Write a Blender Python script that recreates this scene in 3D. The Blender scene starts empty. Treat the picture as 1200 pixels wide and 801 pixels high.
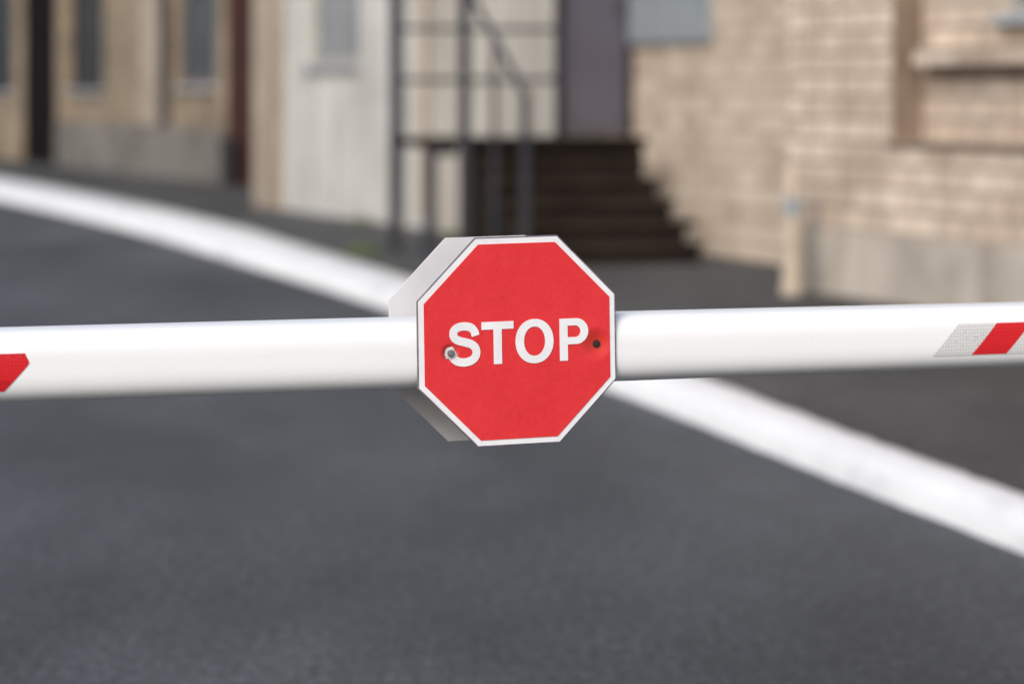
import bpy, bmesh, math, random
from mathutils import Vector, Matrix
random.seed(4)
scene = bpy.context.scene
COL = scene.collection

# ------------------------------------------------------------------ materials
def new_mat(name):
    m = bpy.data.materials.new(name); m.use_nodes = True
    nt = m.node_tree
    return m, nt, nt.nodes['Principled BSDF']

def noise(nt, vec, scale, detail=4, rough=0.6):
    n = nt.nodes.new('ShaderNodeTexNoise')
    n.inputs['Scale'].default_value = scale
    n.inputs['Detail'].default_value = detail
    n.inputs['Roughness'].default_value = rough
    nt.links.new(vec, n.inputs['Vector'])
    return n.outputs['Fac']

def ramp(nt, fac, stops):
    r = nt.nodes.new('ShaderNodeValToRGB')
    el = r.color_ramp.elements
    while len(el) < len(stops): el.new(0.5)
    for e, (p, c) in zip(el, stops):
        e.position = p; e.color = (c[0], c[1], c[2], 1)
    nt.links.new(fac, r.inputs['Fac'])
    return r.outputs['Color']

def mix(nt, a, b, fac, mode='MIX'):
    n = nt.nodes.new('ShaderNodeMix'); n.data_type = 'RGBA'; n.blend_type = mode
    for sock, v in ((n.inputs[0], fac), (n.inputs[6], a), (n.inputs[7], b)):
        if isinstance(v, (int, float)): sock.default_value = v
        elif isinstance(v, tuple): sock.default_value = (v[0], v[1], v[2], 1)
        else: nt.links.new(v, sock)
    return n.outputs[2]

def objvec(nt):
    return nt.nodes.new('ShaderNodeTexCoord').outputs['Object']

def mapped(nt, vec, sc, rot=0):
    mp = nt.nodes.new('ShaderNodeMapping'); mp.inputs['Scale'].default_value = sc
    mp.inputs['Rotation'].default_value = (0, 0, rot)
    nt.links.new(vec, mp.inputs['Vector']); return mp.outputs[0]

def bump(nt, bsdf, h, strength=0.3, dist=0.002):
    b = nt.nodes.new('ShaderNodeBump')
    b.inputs['Strength'].default_value = strength
    b.inputs['Distance'].default_value = dist
    nt.links.new(h, b.inputs['Height'])
    nt.links.new(b.outputs['Normal'], bsdf.inputs['Normal'])

def mottled(name, c1, c2, scale=3, rough=0.7, metal=0.0, bumps=0.0, bdist=0.004, bscale=None, streak=0.0, spec=0.5):
    m, nt, b = new_mat(name)
    v = objvec(nt)
    n = noise(nt, v, scale)
    c = ramp(nt, n, [(0.3, c1), (0.7, c2)])
    if streak:
        s = noise(nt, mapped(nt, v, (2.2, 2.2, .18)), 2.0, 5, .7)
        c = mix(nt, c, ramp(nt, s, [(.32, (1 - streak, 1 - streak * 1.08, 1 - streak * 1.2)), (.6, (1.04, 1.04, 1.04))]), 1.0, 'MULTIPLY')
    nt.links.new(c, b.inputs['Base Color'])
    b.inputs['Roughness'].default_value = rough
    b.inputs['Metallic'].default_value = metal
    b.inputs['Specular IOR Level'].default_value = spec
    if bumps:
        bump(nt, b, noise(nt, v, bscale or scale * 8), bumps, bdist)
    return m

def asphalt(name, base):
    m, nt, b = new_mat(name)
    v = objvec(nt)
    vs = mapped(nt, v, (1.0, 0.30, 1), math.radians(-14))   # wear runs along the lane
    big = noise(nt, vs, 0.8, 3, 0.5)
    mid = noise(nt, vs, 4.0, 5, 0.65)
    fine = noise(nt, v, 85.0, 3, 0.8)
    gr = noise(nt, mapped(nt, v, (1, .35, 1)), 38.0, 3, 0.8)
    vor = nt.nodes.new('ShaderNodeTexVoronoi'); vor.inputs['Scale'].default_value = 120
    nt.links.new(v, vor.inputs['Vector'])
    d = tuple(x * 0.68 for x in base); l = tuple(x * 1.38 for x in base)
    c = ramp(nt, big, [(0.34, d), (0.66, l)])
    c2 = ramp(nt, mid, [(0.3, (0.86, 0.86, 0.86)), (0.7, (1.10, 1.10, 1.10))])
    c3 = ramp(nt, fine, [(0.35, (0.45, 0.45, 0.45)), (0.55, (1.0, 1.0, 1.0)), (0.72, (2.0, 2.0, 2.0))])
    c4 = ramp(nt, gr, [(0.35, (0.60, 0.60, 0.60)), (0.52, (1.0, 1.0, 1.0)), (0.68, (1.75, 1.75, 1.75))])
    for q in (c2, c3, c4): c = mix(nt, c, q, 1.0, 'MULTIPLY')
    nt.links.new(c, b.inputs['Base Color'])
    b.inputs['Roughness'].default_value = 0.8
    bump(nt, b, vor.outputs['Distance'], 0.5, 0.004)
    return m

def brick(name, c1, c2, mortar, bw, bh, ms=0.012, rough=0.9, dirt=0.25):
    m, nt, b = new_mat(name)
    v = objvec(nt)
    s = nt.nodes.new('ShaderNodeSeparateXYZ'); nt.links.new(v, s.inputs[0])
    add = nt.nodes.new('ShaderNodeMath'); add.operation = 'ADD'
    nt.links.new(s.outputs[0], add.inputs[0]); nt.links.new(s.outputs[1], add.inputs[1])
    cmb = nt.nodes.new('ShaderNodeCombineXYZ')
    nt.links.new(add.outputs[0], cmb.inputs[0]); nt.links.new(s.outputs[2], cmb.inputs[1])
    t = nt.nodes.new('ShaderNodeTexBrick')
    t.inputs['Scale'].default_value = 1.0
    t.inputs['Color1'].default_value = (*c1, 1); t.inputs['Color2'].default_value = (*c2, 1)
    t.inputs['Mortar'].default_value = (*mortar, 1)
    t.inputs['Mortar Size'].default_value = ms
    t.inputs['Mortar Smooth'].default_value = 0.2
    t.inputs['Bias'].default_value = -0.1
    t.inputs['Brick Width'].default_value = bw
    t.inputs['Row Height'].default_value = bh
    nt.links.new(cmb.outputs[0], t.inputs['Vector'])
    n1 = noise(nt, v, 0.9, 5, 0.65)
    c = mix(nt, t.outputs['Color'], ramp(nt, n1, [(0.3, (1 - dirt, 1 - dirt * 1.05, 1 - dirt * 1.1)), (0.7, (1.08, 1.08, 1.08))]), 1.0, 'MULTIPLY')
    n2 = noise(nt, mapped(nt, v, (1.5, 1.5, .3)), 2.4, 4, 0.7)
    c = mix(nt, c, ramp(nt, n2, [(0.3, (0.82, 0.80, 0.78)), (0.6, (1.05, 1.05, 1.05))]), 1.0, 'MULTIPLY')
    nt.links.new(c, b.inputs['Base Color'])
    b.inputs['Roughness'].default_value = rough
    inv = nt.nodes.new('ShaderNodeMath'); inv.operation = 'SUBTRACT'; inv.inputs[0].default_value = 1
    nt.links.new(t.outputs['Fac'], inv.inputs[1])
    bump(nt, b, inv.outputs[0], 0.6, 0.01)
    return m

M_road = asphalt('asphalt_road', (0.068, 0.0725, 0.079))
M_pave = asphalt('asphalt_pavement', (0.060, 0.059, 0.060))
M_ground = asphalt('asphalt_ground', (0.07, 0.07, 0.07))
M_brickR = brick('beige_brick', (0.76, 0.645, 0.525), (0.53, 0.42, 0.33), (0.37, 0.305, 0.245), 0.34, 0.135, 0.014)
M_brickL = brick('tan_brick', (0.42, 0.335, 0.235), (0.29, 0.225, 0.155), (0.20, 0.16, 0.12), 0.36, 0.135, 0.015, dirt=.45)
M_plaster = mottled('cream_plaster', (0.50, 0.49, 0.46), (0.68, 0.67, 0.64), 1.3, 0.9, 0, 0.3, streak=.35)
M_tanplaster = mottled('tan_plaster', (0.43, 0.40, 0.35), (0.56, 0.525, 0.47), 1.3, 0.9, 0, 0.3, streak=.32)
M_beige = mottled('beige_plaster', (0.36, 0.30, 0.235), (0.48, 0.41, 0.33), 1.5, 0.9, 0, 0.3, streak=.4)
M_plinthR = mottled('grey_plinth_render', (0.38, 0.335, 0.285), (0.58, 0.525, 0.455), 2.2, 0.95, 0, 0.5, 0.01, streak=.2)
M_plinthL = mottled('pale_plinth_render', (0.13, 0.12, 0.107), (0.25, 0.233, 0.207), 1.0, 0.95, 0, 0.5, 0.01, streak=.3)
M_darkmetal = mottled('dark_painted_metal', (0.026, 0.028, 0.035), (0.048, 0.048, 0.057), 5, 0.6, 0.0, spec=.3)
M_door = mottled('violet_grey_door_paint', (0.075, 0.070, 0.092), (0.10, 0.094, 0.12), 1.5, 0.55)
M_doorframe = mottled('black_door_frame', (0.010, 0.010, 0.013), (0.018, 0.018, 0.022), 3, 0.6)
M_maroon = mottled('maroon_door_paint', (0.042, 0.018, 0.015), (0.070, 0.030, 0.025), 2, 0.8, spec=.1)
M_darkdoor = mottled('blackish_door_paint', (0.006, 0.005, 0.005), (0.012, 0.010, 0.010), 2, 0.9, spec=.05)
M_brown = mottled('brown_trim', (0.15, 0.108, 0.08), (0.23, 0.17, 0.128), 3, 0.8)
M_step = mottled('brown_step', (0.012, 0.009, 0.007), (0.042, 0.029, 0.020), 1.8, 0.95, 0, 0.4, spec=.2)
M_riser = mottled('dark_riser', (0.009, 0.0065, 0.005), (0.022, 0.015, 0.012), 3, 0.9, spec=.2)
M_frame = mottled('window_frame_paint', (0.30, 0.29, 0.26), (0.40, 0.38, 0.35), 4, 0.6)
M_sill = mottled('metal_sill', (0.30, 0.32, 0.34), (0.44, 0.46, 0.49), 4, 0.5)
M_board = mottled('blue_grey_panel', (0.24, 0.27, 0.29), (0.31, 0.34, 0.36), 3, 0.5)
M_roof = mottled('roof_sheet', (0.16, 0.16, 0.17), (0.24, 0.24, 0.25), 2, 0.6)
M_post = mottled('weathered_concrete', (0.40, 0.335, 0.265), (0.54, 0.455, 0.365), 5, 0.9, 0, 0.4)
M_bin = mottled('black_plastic', (0.012, 0.012, 0.015), (0.025, 0.025, 0.03), 6, 0.5)

def glassmat(name, c, rough=0.15, spec=.25):
    m, nt, b = new_mat(name)
    n = noise(nt, objvec(nt), 1.2)
    nt.links.new(ramp(nt, n, [(0.35, tuple(x * .7 for x in c)), (0.65, c)]), b.inputs['Base Color'])
    b.inputs['Roughness'].default_value = rough
    b.inputs['Specular IOR Level'].default_value = spec
    return m
M_glass = glassmat('window_glass', (0.028, 0.035, 0.043), .25, .12)
M_glassb = glassmat('grey_blue_glass', (.055, .08, .105), .25, .15)
M_glass2 = glassmat('curtained_glass', (0.27, 0.29, 0.31), 0.25)

def kerbmat():
    m, nt, b = new_mat('whitewashed_kerb')
    v = objvec(nt)
    vr = mapped(nt, v, (1, .3, 1), math.radians(-13))
    n1 = noise(nt, vr, 3.6, 5, 0.65); n2 = noise(nt, v, 14, 5, 0.75)
    c = ramp(nt, n1, [(0.32, (0.66, 0.67, 0.68)), (0.46, (0.78, 0.785, 0.79)), (0.68, (0.83, 0.835, 0.84))])
    c2 = ramp(nt, n2, [(0.30, (0.78, 0.77, 0.76)), (0.42, (1, 1, 1))])
    c = mix(nt, c, c2, 1.0, 'MULTIPLY')
    nt.links.new(c, b.inputs['Base Color']); b.inputs['Roughness'].default_value = 0.9
    bump(nt, b, n2, 0.25, 0.004)
    return m
M_kerb = kerbmat()

# ------------------------------------------------------------------ mesh helpers
SHEETS = {'road', 'ground', 'pavement', 'lettering', 'reflective_tape', 'kerb'}
def mesh_obj(name, verts, faces, mats, parent=None, smooth=False, fm=None):
    me = bpy.data.meshes.new(name)
    me.from_pydata([tuple(v) for v in verts], [], faces)
    if not isinstance(mats, (list, tuple)): mats = [mats]
    for m in mats: me.materials.append(m)
    if fm:
        for p, i in zip(me.polygons, fm): p.material_index = i
    if smooth:
        for p in me.polygons: p.use_smooth = True
    if name not in SHEETS:
        bm = bmesh.new(); bm.from_mesh(me)
        bmesh.ops.recalc_face_normals(bm, faces=bm.faces)
        bm.to_mesh(me); bm.free()
    o = bpy.data.objects.new(name, me); COL.objects.link(o)
    if parent: o.parent = parent
    return o

def boxes(name, bl, mat, parent, base=(0, 0, 0), bevel=0.0):
    V = []; F = []
    for (x0, x1, y0, y1, z0, z1) in bl:
        i = len(V)
        for x in (x0, x1):
            for y in (y0, y1):
                for z in (z0, z1):
                    V.append((x - base[0], y - base[1], z - base[2]))
        F += [(i, i+1, i+3, i+2), (i+4, i+6, i+7, i+5), (i, i+4, i+5, i+1), (i+2, i+3, i+7, i+6), (i, i+2, i+6, i+4), (i+1, i+5, i+7, i+3)]
    o = mesh_obj(name, V, F, mat, parent)
    if bevel:
        md = o.modifiers.new('bevel', 'BEVEL'); md.width = bevel; md.segments = 2
    return o

def bar(V, F, p0, p1, r, n=8):
    p0 = Vector(p0); p1 = Vector(p1); d = (p1 - p0).normalized()
    a = d.orthogonal().normalized(); b = d.cross(a)
    i = len(V)
    for p in (p0, p1):
        for k in range(n):
            t = 2 * math.pi * k / n
            V.append(p + a * math.cos(t) * r + b * math.sin(t) * r)
    for k in range(n):
        F.append((i + k, i + (k + 1) % n, i + n + (k + 1) % n, i + n + k))
    F.append(tuple(i + k for k in range(n))[::-1]); F.append(tuple(i + n + k for k in range(n)))

def bars(name, segs, mat, parent, base=(0, 0, 0)):
    V = []; F = []
    B = Vector(base)
    for p0, p1, r in segs: bar(V, F, Vector(p0) - B, Vector(p1) - B, r)
    return mesh_obj(name, V, F, mat, parent, smooth=False)

def empty(name, loc, rot=(0, 0, 0), label='', cat=''):
    e = bpy.data.objects.new(name, None); COL.objects.link(e)
    e.empty_display_size = 0.2
    e.location = loc; e.rotation_euler = rot
    e['label'] = label; e['category'] = cat
    return e

# ------------------------------------------------------------------ street frame
# local x runs along the facades away from the barrier, local y points to the road
ANG = math.atan2(1.0, -0.335)
Q = Vector((9.8, 0, 0))
R = Matrix.Rotation(ANG, 3, 'Z')
def W(x, y, z): return Q + R @ Vector((x, y, z))
def thing(name, base, label, cat):
    return empty(name, W(*base), (0, 0, ANG), label, cat)

# ------------------------------------------------------------------ ground, road, kerb, pavement
GZ = .095
def structure(o): o['kind'] = 'structure'; return o
structure(mesh_obj('ground', [(-400, -200, -.004), (400, -200, -.004), (400, 600, -.004), (-400, 600, -.004)], [(0, 1, 2, 3)], M_ground))
structure(mesh_obj('road', [(-14, -30, 0), (9, -30, 0), (9, 140, 0), (-70, 140, 0)], [(0, 1, 2, 3)], M_road))

front = [(6.2, -14), (4.7, -6.5), (3.2, 1.0), (2.05, 6.9), (1.494, 9.51), (1.08, 11.49), (0.458, 14.57), (-0.791, 20.15),
         (-1.94, 24.7), (-3.70, 31.4), (-6.28, 40.0), (-9.6, 50), (-14.5, 63), (-26, 92), (-38, 120)]
def catmull(P, n=10):
    out = []
    for i in range(len(P) - 1):
        p0 = Vector(P[max(i - 1, 0)]); p1 = Vector(P[i]); p2 = Vector(P[i + 1]); p3 = Vector(P[min(i + 2, len(P) - 1)])
        for k in range(n):
            t = k / n
            out.append(0.5 * ((2 * p1) + (-p0 + p2) * t + (2 * p0 - 5 * p1 + 4 * p2 - p3) * t * t + (-p0 + 3 * p1 - 3 * p2 + p3) * t ** 3))
    out.append(Vector(P[-1]))
    return out
fr = catmull(front, 16)
def interp(d, tab):
    if d <= tab[0][0]: return tab[0][1]
    for (a, va), (b, vb) in zip(tab, tab[1:]):
        if d <= b: return va + (vb - va) * (d - a) / (b - a)
    return tab[-1][1]
WT = [(9, .20), (12, .26), (22, .52), (29, .76), (40, 1.0), (50, 1.2)]
KV = []; KF = []; back = []
for i, p in enumerate(fr):
    a = fr[max(i - 1, 0)]; b = fr[min(i + 1, len(fr) - 1)]
    t = (b - a).normalized(); n = Vector((t.y, -t.x))
    w = interp(p.y, WT)
    jit = random.uniform(-.005, .005); jit2 = random.uniform(-.008, .008)
    for off, z in ((-.002 + jit, -.003), (0.012 + jit, .075), (0.045, .101), (w * .6, .106), (w - .02 + jit2, .103), (w + jit2, .07)):
        q = p + n * off; KV.append((q.x, q.y, z))
    back.append(p + n * (w - 0.008 + jit2))
for i in range(len(fr) - 1):
    for k in range(5):
        a = i * 6 + k; KF.append((a, a + 1, a + 7, a + 6))
k = structure(mesh_obj('kerb', KV, KF, M_kerb, smooth=True))
PV = []; PF = []
for p in back:
    PV += [(p.x, p.y, GZ), (p.x + 45, p.y + 12, GZ)]
for i in range(len(back) - 1): PF.append((2*i, 2*i+1, 2*i+3, 2*i+2))
structure(mesh_obj('pavement', PV, PF, M_pave))

# ------------------------------------------------------------------ walls with openings
def wall(name, x0, x1, z0, z1, yf, th, ops, mat, parent, base):
    xs = sorted({x0, x1} | {v for o in ops for v in o[:2]}); zs = sorted({z0, z1} | {v for o in ops for v in o[2:]})
    def solid(i, j):
        if i < 0 or j < 0 or i >= len(xs) - 1 or j >= len(zs) - 1: return False
        cx = (xs[i] + xs[i+1]) / 2; cz = (zs[j] + zs[j+1]) / 2
        return not any(o[0] < cx < o[1] and o[2] < cz < o[3] for o in ops)
    V = []; F = []; D = {}
    def v(x, y, z):
        k = (round(x, 4), round(y, 4), round(z, 4))
        if k not in D: D[k] = len(V); V.append((x - base[0], y - base[1], z - base[2]))
        return D[k]
    yb = yf - th
    for i in range(len(xs) - 1):
        for j in range(len(zs) - 1):
            if not solid(i, j): continue
            a, b, c, d = xs[i], xs[i+1], zs[j], zs[j+1]
            F.append((v(a, yf, c), v(b, yf, c), v(b, yf, d), v(a, yf, d)))
            F.append((v(a, yb, c), v(a, yb, d), v(b, yb, d), v(b, yb, c)))
            if not solid(i-1, j): F.append((v(a, yf, c), v(a, yf, d), v(a, yb, d), v(a, yb, c)))
            if not solid(i+1, j): F.append((v(b, yf, c), v(b, yb, c), v(b, yb, d), v(b, yf, d)))
            if not solid(i, j-1): F.append((v(a, yf, c), v(a, yb, c), v(b, yb, c), v(b, yf, c)))
            if not solid(i, j+1): F.append((v(a, yf, d), v(b, yf, d), v(b, yb, d), v(a, yb, d)))
    return mesh_obj(name, V, F, mat, parent)

def window(parent, base, x0, x1, z0, z1, yf, glass=None, depth=.16, sill=True, frame=None):
    g = boxes('window', [(x0, x1, yf - depth - .03, yf - depth, z0, z1)], glass or M_glass, parent, base)
    f = .07; y0 = yf - depth + .002; y1 = yf - depth + .05; xm = (x0 + x1) / 2
    boxes('frame', [(x0, x0+f, y0, y1, z0, z1), (x1-f, x1, y0, y1, z0, z1), (x0+f, x1-f, y0, y1, z0, z0+f), (x0+f, x1-f, y0, y1, z1-f, z1),
                    (xm-.03, xm+.03, y0, y1 - .025, z0+f, z1-f), (x0+f, xm-.03, y0, y1-.004, z1-.5, z1-.45)], frame or M_frame, g, base)
    if sill:
        boxes('sill', [(x0 - .06, x1 + .06, yf - depth + .052, yf + .07, z0 - .06, z0 - .003)], M_sill, g, base)
    return g

# --- tan brick house (set back from the annex)
HY = -.95
b = (52, HY, GZ)
H = thing('brick_house', b, 'long tan brick house with grimy plinth and recessed windows', 'house')
ops = [(46.3, 48.7, 1.41, 3.3), (54.0, 56.8, 1.36, 3.3), (62.3, 65.2, 1.33, 3.3), (67.5, 69.5, 1.3, 3.2), (73, 75, 1.3, 3.2)]
doors = [(43.75, 45.7, GZ, 2.9), (57.7, 61.2, GZ, 3.3)]
wall('wall', 37.9, 86, GZ, 6.4, HY, .35, ops + doors, M_brickL, H, b)
for i, o in enumerate(ops): window(H, b, o[0], o[1], o[2], o[3], HY, M_glassb if i == 0 else M_glass, .08, frame=M_doorframe if i else M_brown)
boxes('plinth', [(45.75, 57.65, HY + .003, HY + .09, GZ, .84)], M_plinthL, H, b)
boxes('plinth', [(61.25, 86, HY + .003, HY + .09, GZ, .70)], M_brickL, H, b)
boxes('pilaster', [(49.6, 50.8, HY + .003, HY + .13, .843, 6.2)], M_beige, H, b)
boxes('pilaster', [(56.9, 57.6, HY + .003, HY + .08, .843, 6.2)], M_brickL, H, b)
bars('downpipe', [((49.2, HY + .10, .85), (49.2, HY + .10, 6.1), .075)], M_darkmetal, H, b)
d = boxes('door', [(43.76, 45.69, HY - .05, HY + .002, GZ, 2.89)], M_maroon, H, b)
bars('handle', [((44.0, HY + .03, 1.1), (44.0, HY + .03, 1.25), .012)], M_darkmetal, d, b)
d = boxes('door', [(57.71, 61.19, HY - .08, HY - .0, GZ, 3.29)], M_darkdoor, H, b)
bars('handle', [((58.2, HY + .03, 1.1), (58.2, HY + .03, 1.25), .012)], M_darkmetal, d, b)
boxes('side_wall', [(85.65, 86, HY - 9, HY - .353, GZ, 6.4)], M_brickL, H, b)
boxes('side_wall', [(37.9, 38.25, HY - 9, HY - .353, GZ, 6.4)], M_brickL, H, b)
boxes('roof', [(37.6, 86.3, HY - 9.3, HY + .35, 6.403, 6.6)], M_roof, H, b)

# --- cream plastered annex with raised entrance
b = (32, .657, GZ)
A = thing('plastered_annex', b, 'streaked cream plastered annex with a dark door above steps', 'building')
o = (33.55, 35.5, 1.61, 3.1)
wall('wall', 31.22, 37.55, GZ, 5.4, .657, .3, [o], M_plaster, A, b)
wall('wall', 27.85, 31.217, GZ, 5.4, .652, .295, [], M_tanplaster, A, b)
boxes('side_wall', [(27.85, 28.15, -.30, .354, GZ, 5.4)], M_tanplaster, A, b)
boxes('side_wall', [(37.25, 37.55, -.6, .354, GZ, 5.4)], M_plaster, A, b)
window(A, b, *o, .657, M_glass2, .1)
boxes('pilaster', [(36.45, 37.55, .66, .72, GZ, 5.35)], M_beige, A, b)
bars('downpipe', [((31.2, .73, GZ + .1), (31.2, .73, 5.3), .04)], M_beige, A, b)
bars('downpipe', [((32.0, .72, GZ + .1), (32.0, .72, 5.3), .025)], M_plinthR, A, b)
dr = boxes('door', [(27.80, 27.846, .05, .60, 1.02, 3.05)], M_door, A, b)
boxes('frame', [(27.76, 27.846, -.0, .048, .99, 3.12), (27.76, 27.846, .602, .65, .99, 3.12), (27.76, 27.846, .049, .601, 3.052, 3.12)], M_doorframe, dr, b)
bars('handle', [((27.77, .12, 1.95), (27.77, .12, 2.1), .012), ((27.77, .12, 2.02), (27.80, .12, 2.02), .008)], M_darkmetal, dr, b)
boxes('roof', [(27.6, 37.6, -.6, .95, 5.403, 5.55)], M_roof, A, b)

# --- beige brick house, recessed facade beside the steps
b = (25, 0, GZ)
C = thing('beige_brick_house', b, 'beige brick house wall with a blue-grey panel', 'house')
wall('wall', 22.0, 27.83, GZ, 6, 0, .35, [], M_brickR, C, b)
boxes('panel', [(26.05, 27.75, .003, .05, 1.72, 3.0)], M_board, C, b)
boxes('roof', [(22.3, 27.57, -6, .3, 6.003, 6.2)], M_roof, C, b)

# --- beige brick wing projecting towards the road
b = (17, 1.033, GZ)
B = thing('brick_wing', b, 'beige block-brick wing with grey plinth and framed window niche', 'house')
o = (17.9, 20.7, 1.05, 3.3)
wall('wall', 4, 22.22, GZ, 6.5, 1.033, .3, [o], M_brickR, B, b)
boxes('side_wall', [(21.92, 22.22, -3, .73, GZ, 6.5)], M_brickR, B, b)
boxes('side_wall', [(4, 4.3, -3, .73, GZ, 6.5)], M_brickR, B, b)
wo = (18.3, 19.6, 1.78, 3.1)
yn = 1.033 - .20
wall('niche_panel', o[0] - .1, o[1] + .1, .9, 3.45, yn, .09, [wo], M_brickR, B, b)
window(B, b, *wo, yn, M_glass, .06)
boxes('ledge', [(o[0] + .005, 20.55, yn + .003, yn + .13, 1.50, 1.60)], M_brickR, B, b)
boxes('ledge', [(o[0] + .005, 20.50, yn + .003, yn + .06, 1.43, 1.497)], M_brown, B, b)
boxes('jamb', [(o[1] - .022, o[1] - .003, yn + .004, 1.028, 1.05, 3.3)], M_brown, B, b)
boxes('lower_trim', [(o[0], o[1] + .05, 1.036, 1.05, 1.01, 1.045)], M_brown, B, b)
boxes('plinth', [(4, 22.20, 1.036, 1.055, GZ, .50)], M_plinthR, B, b)
boxes('roof', [(3.7, 22.5, -3, 1.4, 6.503, 6.7)], M_roof, B, b)

# ------------------------------------------------------------------ entrance steps
def st(Xw, dw):
    v = R.transposed() @ (Vector((Xw, dw, 0)) - Q); return v.x, v.y
fx, fy = st(1.05, 25.05)
b = (fx, fy + .8, GZ)
S = thing('entrance_steps', b, 'dark metal landing with worn brown steps and thin railings', 'stairs')
LZ = .99
land_w = 1.784
boxes('landing', [(fx, fx + 1.0, fy, fy + land_w, LZ - .07, LZ), ], M_riser, S, b)
s0, s1 = fy + .15, fy + 1.44
n = 5; run = 1.45 / n; rise = (LZ - GZ) / (n + 1)
tr = []
for i in range(n):
    zt = LZ - rise * (i + 1)
    xa = fx - run * (i + 1)
    tr.append((xa - .02, xa + run - .003, s0 - .03 + random.uniform(-.05, .05), s1, zt - .05, zt))
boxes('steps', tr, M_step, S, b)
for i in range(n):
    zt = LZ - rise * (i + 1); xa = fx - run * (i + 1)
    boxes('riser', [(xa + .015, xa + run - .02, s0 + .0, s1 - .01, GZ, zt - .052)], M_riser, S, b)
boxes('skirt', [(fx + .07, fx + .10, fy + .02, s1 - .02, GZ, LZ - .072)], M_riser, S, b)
pr = .030
yL = fy + land_w - .04
def post(x, y, z0, z1, r=pr): return boxes('post', [(x - r, x + r, y - r, y + r, z0, z1)], M_darkmetal, S, b)
post(fx + .96, yL, GZ, 2.25, .040)
post(fx + .04, yL, GZ, LZ - .072, .040)
post(fx - .035, s1 + .055, GZ, 2.2, .036)
post(fx - 1.45, s1 + .055, GZ, 1.33, .026)
post(fx - .75, s1 + .055, GZ, 1.74, .016)
ra = []
for z in (2.23, 1.83, 1.43):
    ra.append(((fx + .96, yL - .05, z), (fx + .96, fy + .42, z), .02))
bars('handrail', ra, M_darkmetal, S, b)
bars('handrail', [((fx - .0, s1 + .055, 2.18), (fx - 1.47, s1 + .055, 1.30), .026)], M_darkmetal, S, b)
boxes('bracing', [(fx + .02, fx + .06, s1 + .1, yL - .045, LZ - .13, LZ - .073)], M_darkmetal, S, b)

# ------------------------------------------------------------------ small street things
px, py = st(1.72, 20.05)
b = (px, py, GZ)
P = thing('concrete_post', b, 'short weathered concrete post by the wall corner', 'post')
V = []; F = []
prof = [(.070, 0), (.070, .05), (.058, .07), (.054, .73), (.046, .78), (.0, .81)]
N = 12
for r, z in prof:
    for k2 in range(N):
        t = 2 * math.pi * k2 / N; V.append((r * math.cos(t), r * math.sin(t), z))
for i in range(len(prof) - 1):
    for k2 in range(N): F.append((i*N+k2, i*N+(k2+1) % N, (i+1)*N+(k2+1) % N, (i+1)*N+k2))
mesh_obj('shaft', V, F, M_post, P)
bars('metal_band', [((px, py, GZ + .48), (px, py, GZ + .60), .062)], M_board, P, b)

bx, by = st(-3.72, 42.7)
b = (bx, by, GZ)
D = thing('litter_bin', b, 'small black litter bin standing by the house wall', 'bin')
V = []; F = []
prof = [(.09, .02), (.10, 0.0), (.12, .58), (.13, .59), (.13, .62), (.115, .62), (.10, .12), (0, .12)]
for r, z in prof:
    for k2 in range(16):
        t = 2 * math.pi * k2 / 16; V.append((r * math.cos(t), r * math.sin(t), z))
for i in range(len(prof) - 1):
    for k2 in range(16): F.append((i*16+k2, i*16+(k2+1) % 16, (i+1)*16+(k2+1) % 16, (i+1)*16+k2))
mesh_obj('bin_body', V, F, M_bin, D)

mg, nt, bs = new_mat('grass_blades')
nt.links.new(ramp(nt, noise(nt, objvec(nt), 6), [(0.3, (.05, .09, .025)), (.7, (.11, .16, .05))]), bs.inputs['Base Color'])
V = []; F = []
def tuft(cx, cy, rad, cnt, h):
    for _ in range(cnt):
        a = random.uniform(0, 6.28); r = rad * math.sqrt(random.random())
        x = cx + r * math.cos(a) * .6; y = cy + r * math.sin(a) * 2.2
        hh = h * random.uniform(.4, 1); w = random.uniform(.004, .009); t = random.uniform(0, 3.14)
        dx, dy = w * math.cos(t), w * math.sin(t); lx, ly = random.uniform(-.4, .4) * hh, random.uniform(-.4, .4) * hh
        i = len(V)
        V.extend([(x - dx, y - dy, GZ - .002), (x + dx, y + dy, GZ - .002), (x + lx, y + ly, GZ + hh)]); F.append((i, i+1, i+2))
for p in back:
    if 20 < p.y < 45 and random.random() < .4:
        tuft(p.x + .06, p.y, .10, 15, .04)
tuft(-1.15, 25.3, .22, 260, .07)
gx = W(29.8, .8, 0); tuft(gx.x, gx.y, .2, 160, .08); gx = W(33, .8, 0); tuft(gx.x, gx.y, .2, 120, .07)
g = mesh_obj('grass', V, F, mg); g['kind'] = 'stuff'; g['label'] = 'thin green grass tufts along the kerb'; g['category'] = 'grass'

# ------------------------------------------------------------------ barrier arm (tapers slightly towards its tip)
TH = math.radians(21)
AX, AY, AZ = -0.0138, 5.0, 0.953
arm = empty('barrier_arm', (AX, AY, AZ), (0, 0, TH), 'white barrier arm with red and white reflective tape', 'barrier')
HA, HB, HN = .060, .0535, 3.3
def taper(x): return 1.0 if x <= 0 else 1 - .045 * x if x < 1 else .955 - .01 * (x - 1)
def surf(x, z, off=0.0):
    k = taper(x); a = HA * k + off; bb = HB * k + off
    return -a * max(0, 1 - abs(z / bb) ** HN) ** (1 / HN)
mw, nt, bs = new_mat('white_arm_paint')
v = objvec(nt)
n1 = noise(nt, mapped(nt, v, (0.6, 6, 6)), 3, 6, .7); n2 = noise(nt, v, 38, 4, .75)
c = ramp(nt, n1, [(.25, (.80, .81, .82)), (.6, (.84, .848, .855))])
c = mix(nt, c, ramp(nt, n2, [(.26, (.84, .83, .82)), (.325, (1, 1, 1))]), 1.0, 'MULTIPLY')
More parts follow.
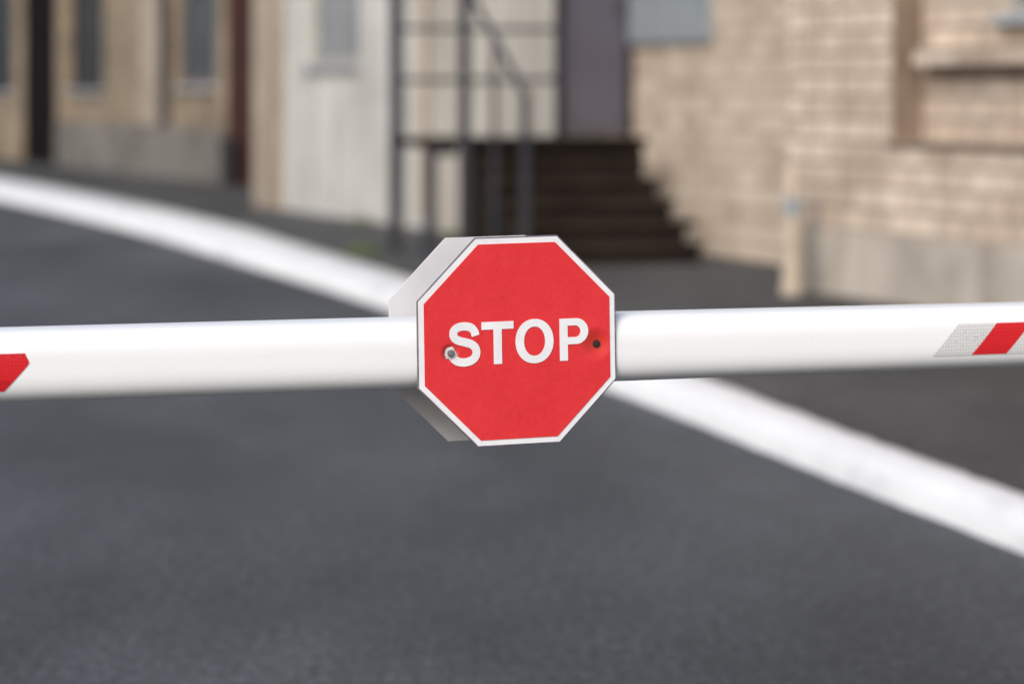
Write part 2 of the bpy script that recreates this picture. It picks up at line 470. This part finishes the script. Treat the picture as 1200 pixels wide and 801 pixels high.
nt.links.new(c, bs.inputs['Base Color'])
nt.links.new(ramp(nt, n1, [(.3, (.28,)*3), (.7, (.42,)*3)]), bs.inputs['Roughness'])
bump(nt, bs, n1, .12, .002)
V = []; F = []
N = 160
rings = (-2.4, 0, .5, 1.0, 2.6)
for x in rings:
    k = taper(x)
    for k2 in range(N):
        t = 2 * math.pi * k2 / N
        cx, sx = math.cos(t), math.sin(t)
        V.append((x, k * HA * math.copysign(abs(cx) ** (2 / HN), cx), k * HB * math.copysign(abs(sx) ** (2 / HN), sx)))
for r in range(len(rings) - 1):
    for k2 in range(N): F.append((r*N+k2, r*N+(k2 + 1) % N, (r+1)*N + (k2 + 1) % N, (r+1)*N + k2))
tube = mesh_obj('tube', V, F, mw, arm, smooth=True)
boxes('end_cap', [(-2.42, -2.402, -.058, .058, -.053, .053)], M_darkmetal, arm, bevel=.004)
boxes('end_cap', [(2.602, 2.62, -.055, .055, -.050, .050)], M_darkmetal, arm, bevel=.004)

def tapemat(name, c, line, f):
    m, nt, b2 = new_mat(name)
    v = objvec(nt)
    vo = nt.nodes.new('ShaderNodeTexVoronoi'); vo.feature = 'DISTANCE_TO_EDGE'; vo.inputs['Scale'].default_value = 190
    vo.inputs['Randomness'].default_value = .25
    nt.links.new(v, vo.inputs['Vector'])
    nt.links.new(ramp(nt, vo.outputs['Distance'], [(.04, line), (.14, c)]), b2.inputs['Base Color'])
    b2.inputs['Roughness'].default_value = f
    return m
M_tr = tapemat('red_reflective_tape', (.66, .014, .020), (.50, .010, .014), .35)
M_tw = tapemat('white_reflective_tape', (.68, .68, .68), (.46, .46, .46), .3)
def tape(segs, z0, z1, slant, lim=None):
    V = []; F = []; fm = []
    for (xa, xb, mi) in segs:
        nx = max(1, int((xb - xa) / .01)); nz = 12; i0 = len(V)
        for j in range(nz + 1):
            z = z1 + (z0 - z1) * j / nz
            for i in range(nx + 1):
                x = xa + (xb - xa) * i / nx + slant * (z - z1) / (z0 - z1)
                if lim is not None: x = min(x, lim + .003 * math.sin(j * .9))
                V.append((x, surf(x, z, .0010), z))
        for j in range(nz):
            for i in range(nx):
                a = i0 + j * (nx + 1) + i
                if (Vector(V[a]) - Vector(V[a+1])).length < 1e-5 and (Vector(V[a+nx+2]) - Vector(V[a+nx+1])).length < 1e-5: continue
                F.append((a, a + 1, a + nx + 2, a + nx + 1)); fm.append(mi)
    return mesh_obj('reflective_tape', V, F, [M_tr, M_tw], arm, smooth=True, fm=fm)
sg = []; x = .712; wid = [.070, .064, .068, .07, .07, .07, .07]
for i, w in enumerate(wid): sg.append((x, x + w, 1 if i % 2 == 0 else 0)); x += w
tape(sg, .0235, -.0265, .046)
sg = []; x = -.786
for i in range(7): sg.append((x - .070, x, 0 if i % 2 == 0 else 1)); x -= .070
tape(sg, .0205, -.0335, .050, -.753)

# ------------------------------------------------------------------ stop sign: two plates clamped round the arm
sgn = empty('stop_sign', (AX, AY, AZ), (0, math.radians(-.9), TH), 'red octagonal STOP sign plates bolted round the white barrier arm', 'sign')
SZ = .018
def octo(af, dz=0):
    r = af / 2 / math.cos(math.pi / 8)
    return [(1.02 * r * math.cos(math.pi / 8 + k * math.pi / 4), r * math.sin(math.pi / 8 + k * math.pi / 4) + SZ + dz) for k in range(8)]
def octslab(name, af, y0, y1, mat, par=None, bev=0, dz=0):
    P = octo(af, dz)
    V = [(x, y0, z) for x, z in P] + [(x, y1, z) for x, z in P]
    F = [tuple(range(8)), tuple(range(15, 7, -1))] + [(i, (i+1) % 8, 8+(i+1) % 8, 8+i) for i in range(8)]
    o = mesh_obj(name, V, F, mat, par or sgn)
    if bev:
        md = o.modifiers.new('bevel', 'BEVEL'); md.width = bev; md.segments = 2
    return o
M_edge = mottled('dark_plate_edge', (.08, .07, .09), (.20, .18, .22), 30, .6)
M_white = mottled('white_sign_film', (.74, .74, .77), (.84, .84, .86), 25, .35)
M_box = mottled('light_grey_plate_paint', (.56, .56, .58), (.68, .68, .70), 9, .6, 0, .15, .001)
M_red, nt, bs = new_mat('red_sign_film')
v = objvec(nt)
n1 = noise(nt, v, 12, 6, .7); n2 = noise(nt, v, 160, 3, .8); n3 = noise(nt, v, 5, 3, .6)
c = ramp(nt, n1, [(.3, (.66, .024, .030)), (.7, (.73, .034, .039))])
c = mix(nt, c, ramp(nt, n2, [(.30, (.91, .86, .86)), (.5, (1, 1, 1)), (.78, (1.04, 1.25, 1.25))]), 1.0, 'MULTIPLY')
BOLTS = [(-.1095, -.014 + SZ), (.128, -.010 + SZ)]
YF = -.0610
hs = []
for (bx2, bz2), rad in zip(BOLTS, (.016, .028)):
    dn = nt.nodes.new('ShaderNodeVectorMath'); dn.operation = 'DISTANCE'
    dn.inputs[1].default_value = (bx2, YF - .0038, bz2); nt.links.new(v, dn.inputs[0])
    mr = nt.nodes.new('ShaderNodeMapRange'); mr.interpolation_type = 'SMOOTHSTEP'
    mr.inputs['From Min'].default_value = .003; mr.inputs['From Max'].default_value = rad
    nt.links.new(dn.outputs['Value'], mr.inputs['Value']); hs.append(mr.outputs[0])
c = mix(nt, (.58, .035, .018), c, hs[1])
c = mix(nt, (.62, .10, .09), c, hs[0])
nt.links.new(c, bs.inputs['Base Color']); bs.inputs['Roughness'].default_value = .42
ad = nt.nodes.new('ShaderNodeMath'); ad.operation = 'ADD'; nt.links.new(hs[0], ad.inputs[0]); nt.links.new(hs[1], ad.inputs[1])
ad2 = nt.nodes.new('ShaderNodeMath'); ad2.operation = 'MULTIPLY_ADD'; ad2.inputs[1].default_value = .5
nt.links.new(n3, ad2.inputs[0]); nt.links.new(ad.outputs[0], ad2.inputs[2])
bump(nt, bs, ad2.outputs[0], .8, .006)

pl = octslab('sign_plate', .3165, YF - .0022, YF, M_edge, bev=.0006)
octslab('white_border', .3120, YF - .0032, YF - .0023, M_white, pl)
octslab('red_face', .2955, YF - .0041, YF - .0033, M_red, pl)
bp = octslab('back_plate', .3145, .0685, .0710, M_box, bev=.0006, dz=-.0050)

cap = .0640
V = []; F = []
YL = YF - .0049
X0 = -.1135; Z0 = SZ - .0335
def strip(pa, pb, closed=False):
    i = len(V); m = len(pa)
    for p, q in zip(pa, pb):
        V.append((X0 + p[0] * cap * 1.01, YL, Z0 + p[1] * cap)); V.append((X0 + q[0] * cap * 1.01, YL, Z0 + q[1] * cap))
    for k2 in range(m if closed else m - 1):
        a = i + 2 * k2; c2 = i + 2 * ((k2 + 1) % m)
        F.append((a, a + 1, c2 + 1, c2))
def stroke(P, w0, n=10):
    C2 = catmull(P, n); A2 = []; B2 = []
    for i, p in enumerate(C2):
        t = (C2[min(i+1, len(C2)-1)] - C2[max(i-1, 0)]).normalized(); nn = Vector((-t.y, t.x)) * w0 / 2
        A2.append(p + nn); B2.append(p - nn)
    strip(A2, B2)
S_ = [(.690, .690), (.655, .800), (.560, .893), (.400, .922), (.245, .895), (.155, .820), (.140, .720), (.190, .635), (.300, .580), (.430, .545),
      (.570, .500), (.670, .420), (.705, .300), (.665, .180), (.555, .103), (.400, .075), (.240, .103), (.135, .185), (.098, .320)]
stroke(S_, .195)
t0 = .84; tw = .80; sw = .205
strip([(t0, 1.0), (t0 + tw, 1.0)], [(t0, .82), (t0 + tw, .82)])
strip([(t0 + tw/2 - sw/2, .82), (t0 + tw/2 - sw/2, 0)], [(t0 + tw/2 + sw/2, .82), (t0 + tw/2 + sw/2, 0)])
oc = 2.165; n = 64
def se(cx, cy, a, b3, e, t):
    c3, s3 = math.cos(t), math.sin(t)
    return (cx + a * math.copysign(abs(c3) ** (2/e), c3), cy + b3 * math.copysign(abs(s3) ** (2/e), s3))
strip([se(oc, .5, .478, .525, 2.1, 2*math.pi*k2/n) for k2 in range(n)], [se(oc, .5, .265, .345, 2.1, 2*math.pi*k2/n) for k2 in range(n)], True)
p0 = 2.80
strip([(p0, 1), (p0, 0)], [(p0 + .205, 1), (p0 + .205, 0)])
po = [(p0 + .205, 1.0)]; pi_ = [(p0 + .205, .83)]
for k2 in range(25):
    t = math.pi / 2 - math.pi * k2 / 24
    po.append((p0 + .42 + .31 * math.cos(t), .692 + .308 * math.sin(t)))
    pi_.append((p0 + .40 + .128 * math.cos(t), .692 + .138 * math.sin(t)))
po.append((p0 + .205, .384)); pi_.append((p0 + .205, .554))
strip(po, pi_)
lt = mesh_obj('lettering', V, F, M_white, pl)
md = lt.modifiers.new('film', 'SOLIDIFY'); md.thickness = .0004; md.offset = 0

M_bolt = mottled('zinc_bolt', (.30, .30, .31), (.50, .50, .51), 200, .35, .9)
M_rust = mottled('rusted_bolt', (.020, .012, .010), (.06, .032, .024), 300, .8, .2)
M_chip = mottled('bare_chipped_paint', (.50, .45, .45), (.72, .70, .70), 150, .5)
def disc(V, F, cx, cz, r, ya, yb, n):
    i = len(V)
    for y in (ya, yb):
        for k2 in range(n):
            t = 2 * math.pi * k2 / n + .3; V.append((cx + r * math.cos(t), y, cz + r * math.sin(t)))
    F.append(tuple(i + k2 for k2 in range(n))); F.append(tuple(i + n + k2 for k2 in range(n))[::-1])
    for k2 in range(n): F.append((i + k2, i + (k2+1) % n, i + n + (k2+1) % n, i + n + k2))
(bx2, bz2), (cx2, cz2) = BOLTS
YC = YF - .0055
V = []; F = []; disc(V, F, bx2, bz2, .0056, YC - .0025, YC - .0002, 20); disc(V, F, bx2, bz2, .0034, YC - .0055, YC - .0026, 6)
mesh_obj('bolt', V, F, M_bolt, sgn)
n = 22
rr = [.0100 * random.uniform(.72, 1.15) for _ in range(n)]
V = [(bx2 + rr[k2] * math.cos(6.283*k2/n), YC, bz2 + rr[k2] * math.sin(6.283*k2/n)) for k2 in range(n)]
mesh_obj('chipped_paint', V, [tuple(range(n))], M_chip, pl)
V = []; F = []; disc(V, F, cx2, cz2, .0062, YF - .0052, YF - .0042, 20); disc(V, F, cx2, cz2, .0032, YF - .0066, YF - .0053, 6)
mesh_obj('bolt', V, F, M_rust, sgn)

# ------------------------------------------------------------------ camera
cam = bpy.data.cameras.new('camera'); co = bpy.data.objects.new('camera', cam); COL.objects.link(co)
co.location = (0, 0, 1.35); co.rotation_euler = (math.radians(90), 0, 0)
cam.sensor_width = 36; cam.lens = 3820 / 1200 * 36; cam.shift_y = -294.5 / 1200
cam.clip_end = 1500
cam.dof.use_dof = True; cam.dof.focus_distance = 4.92; cam.dof.aperture_fstop = 3.1
scene.camera = co

# ------------------------------------------------------------------ light
w = bpy.data.worlds.new('World'); scene.world = w; w.use_nodes = True
nt = w.node_tree; bg = nt.nodes['Background']
sky = nt.nodes.new('ShaderNodeTexSky'); sky.sky_type = 'NISHITA'; sky.sun_disc = False
el, az = math.radians(36), math.radians(203)     # azimuth clockwise from +Y
sky.sun_elevation = el; sky.sun_rotation = az
sky.air_density = 1.0; sky.dust_density = 3.0
nt.links.new(sky.outputs[0], bg.inputs[0]); bg.inputs[1].default_value = 0.15
sl = bpy.data.lights.new('sun', 'SUN'); so = bpy.data.objects.new('sun', sl); COL.objects.link(so)
sl.energy = 2.3; sl.angle = math.radians(30); sl.color = (1, .98, .955)
dirv = Vector((math.sin(az) * math.cos(el), math.cos(az) * math.cos(el), math.sin(el)))
so.rotation_euler = dirv.to_track_quat('Z', 'Y').to_euler()
so.location = dirv * 20
scene.view_settings.view_transform = 'Standard'; scene.view_settings.look = 'None'; scene.view_settings.exposure = 0
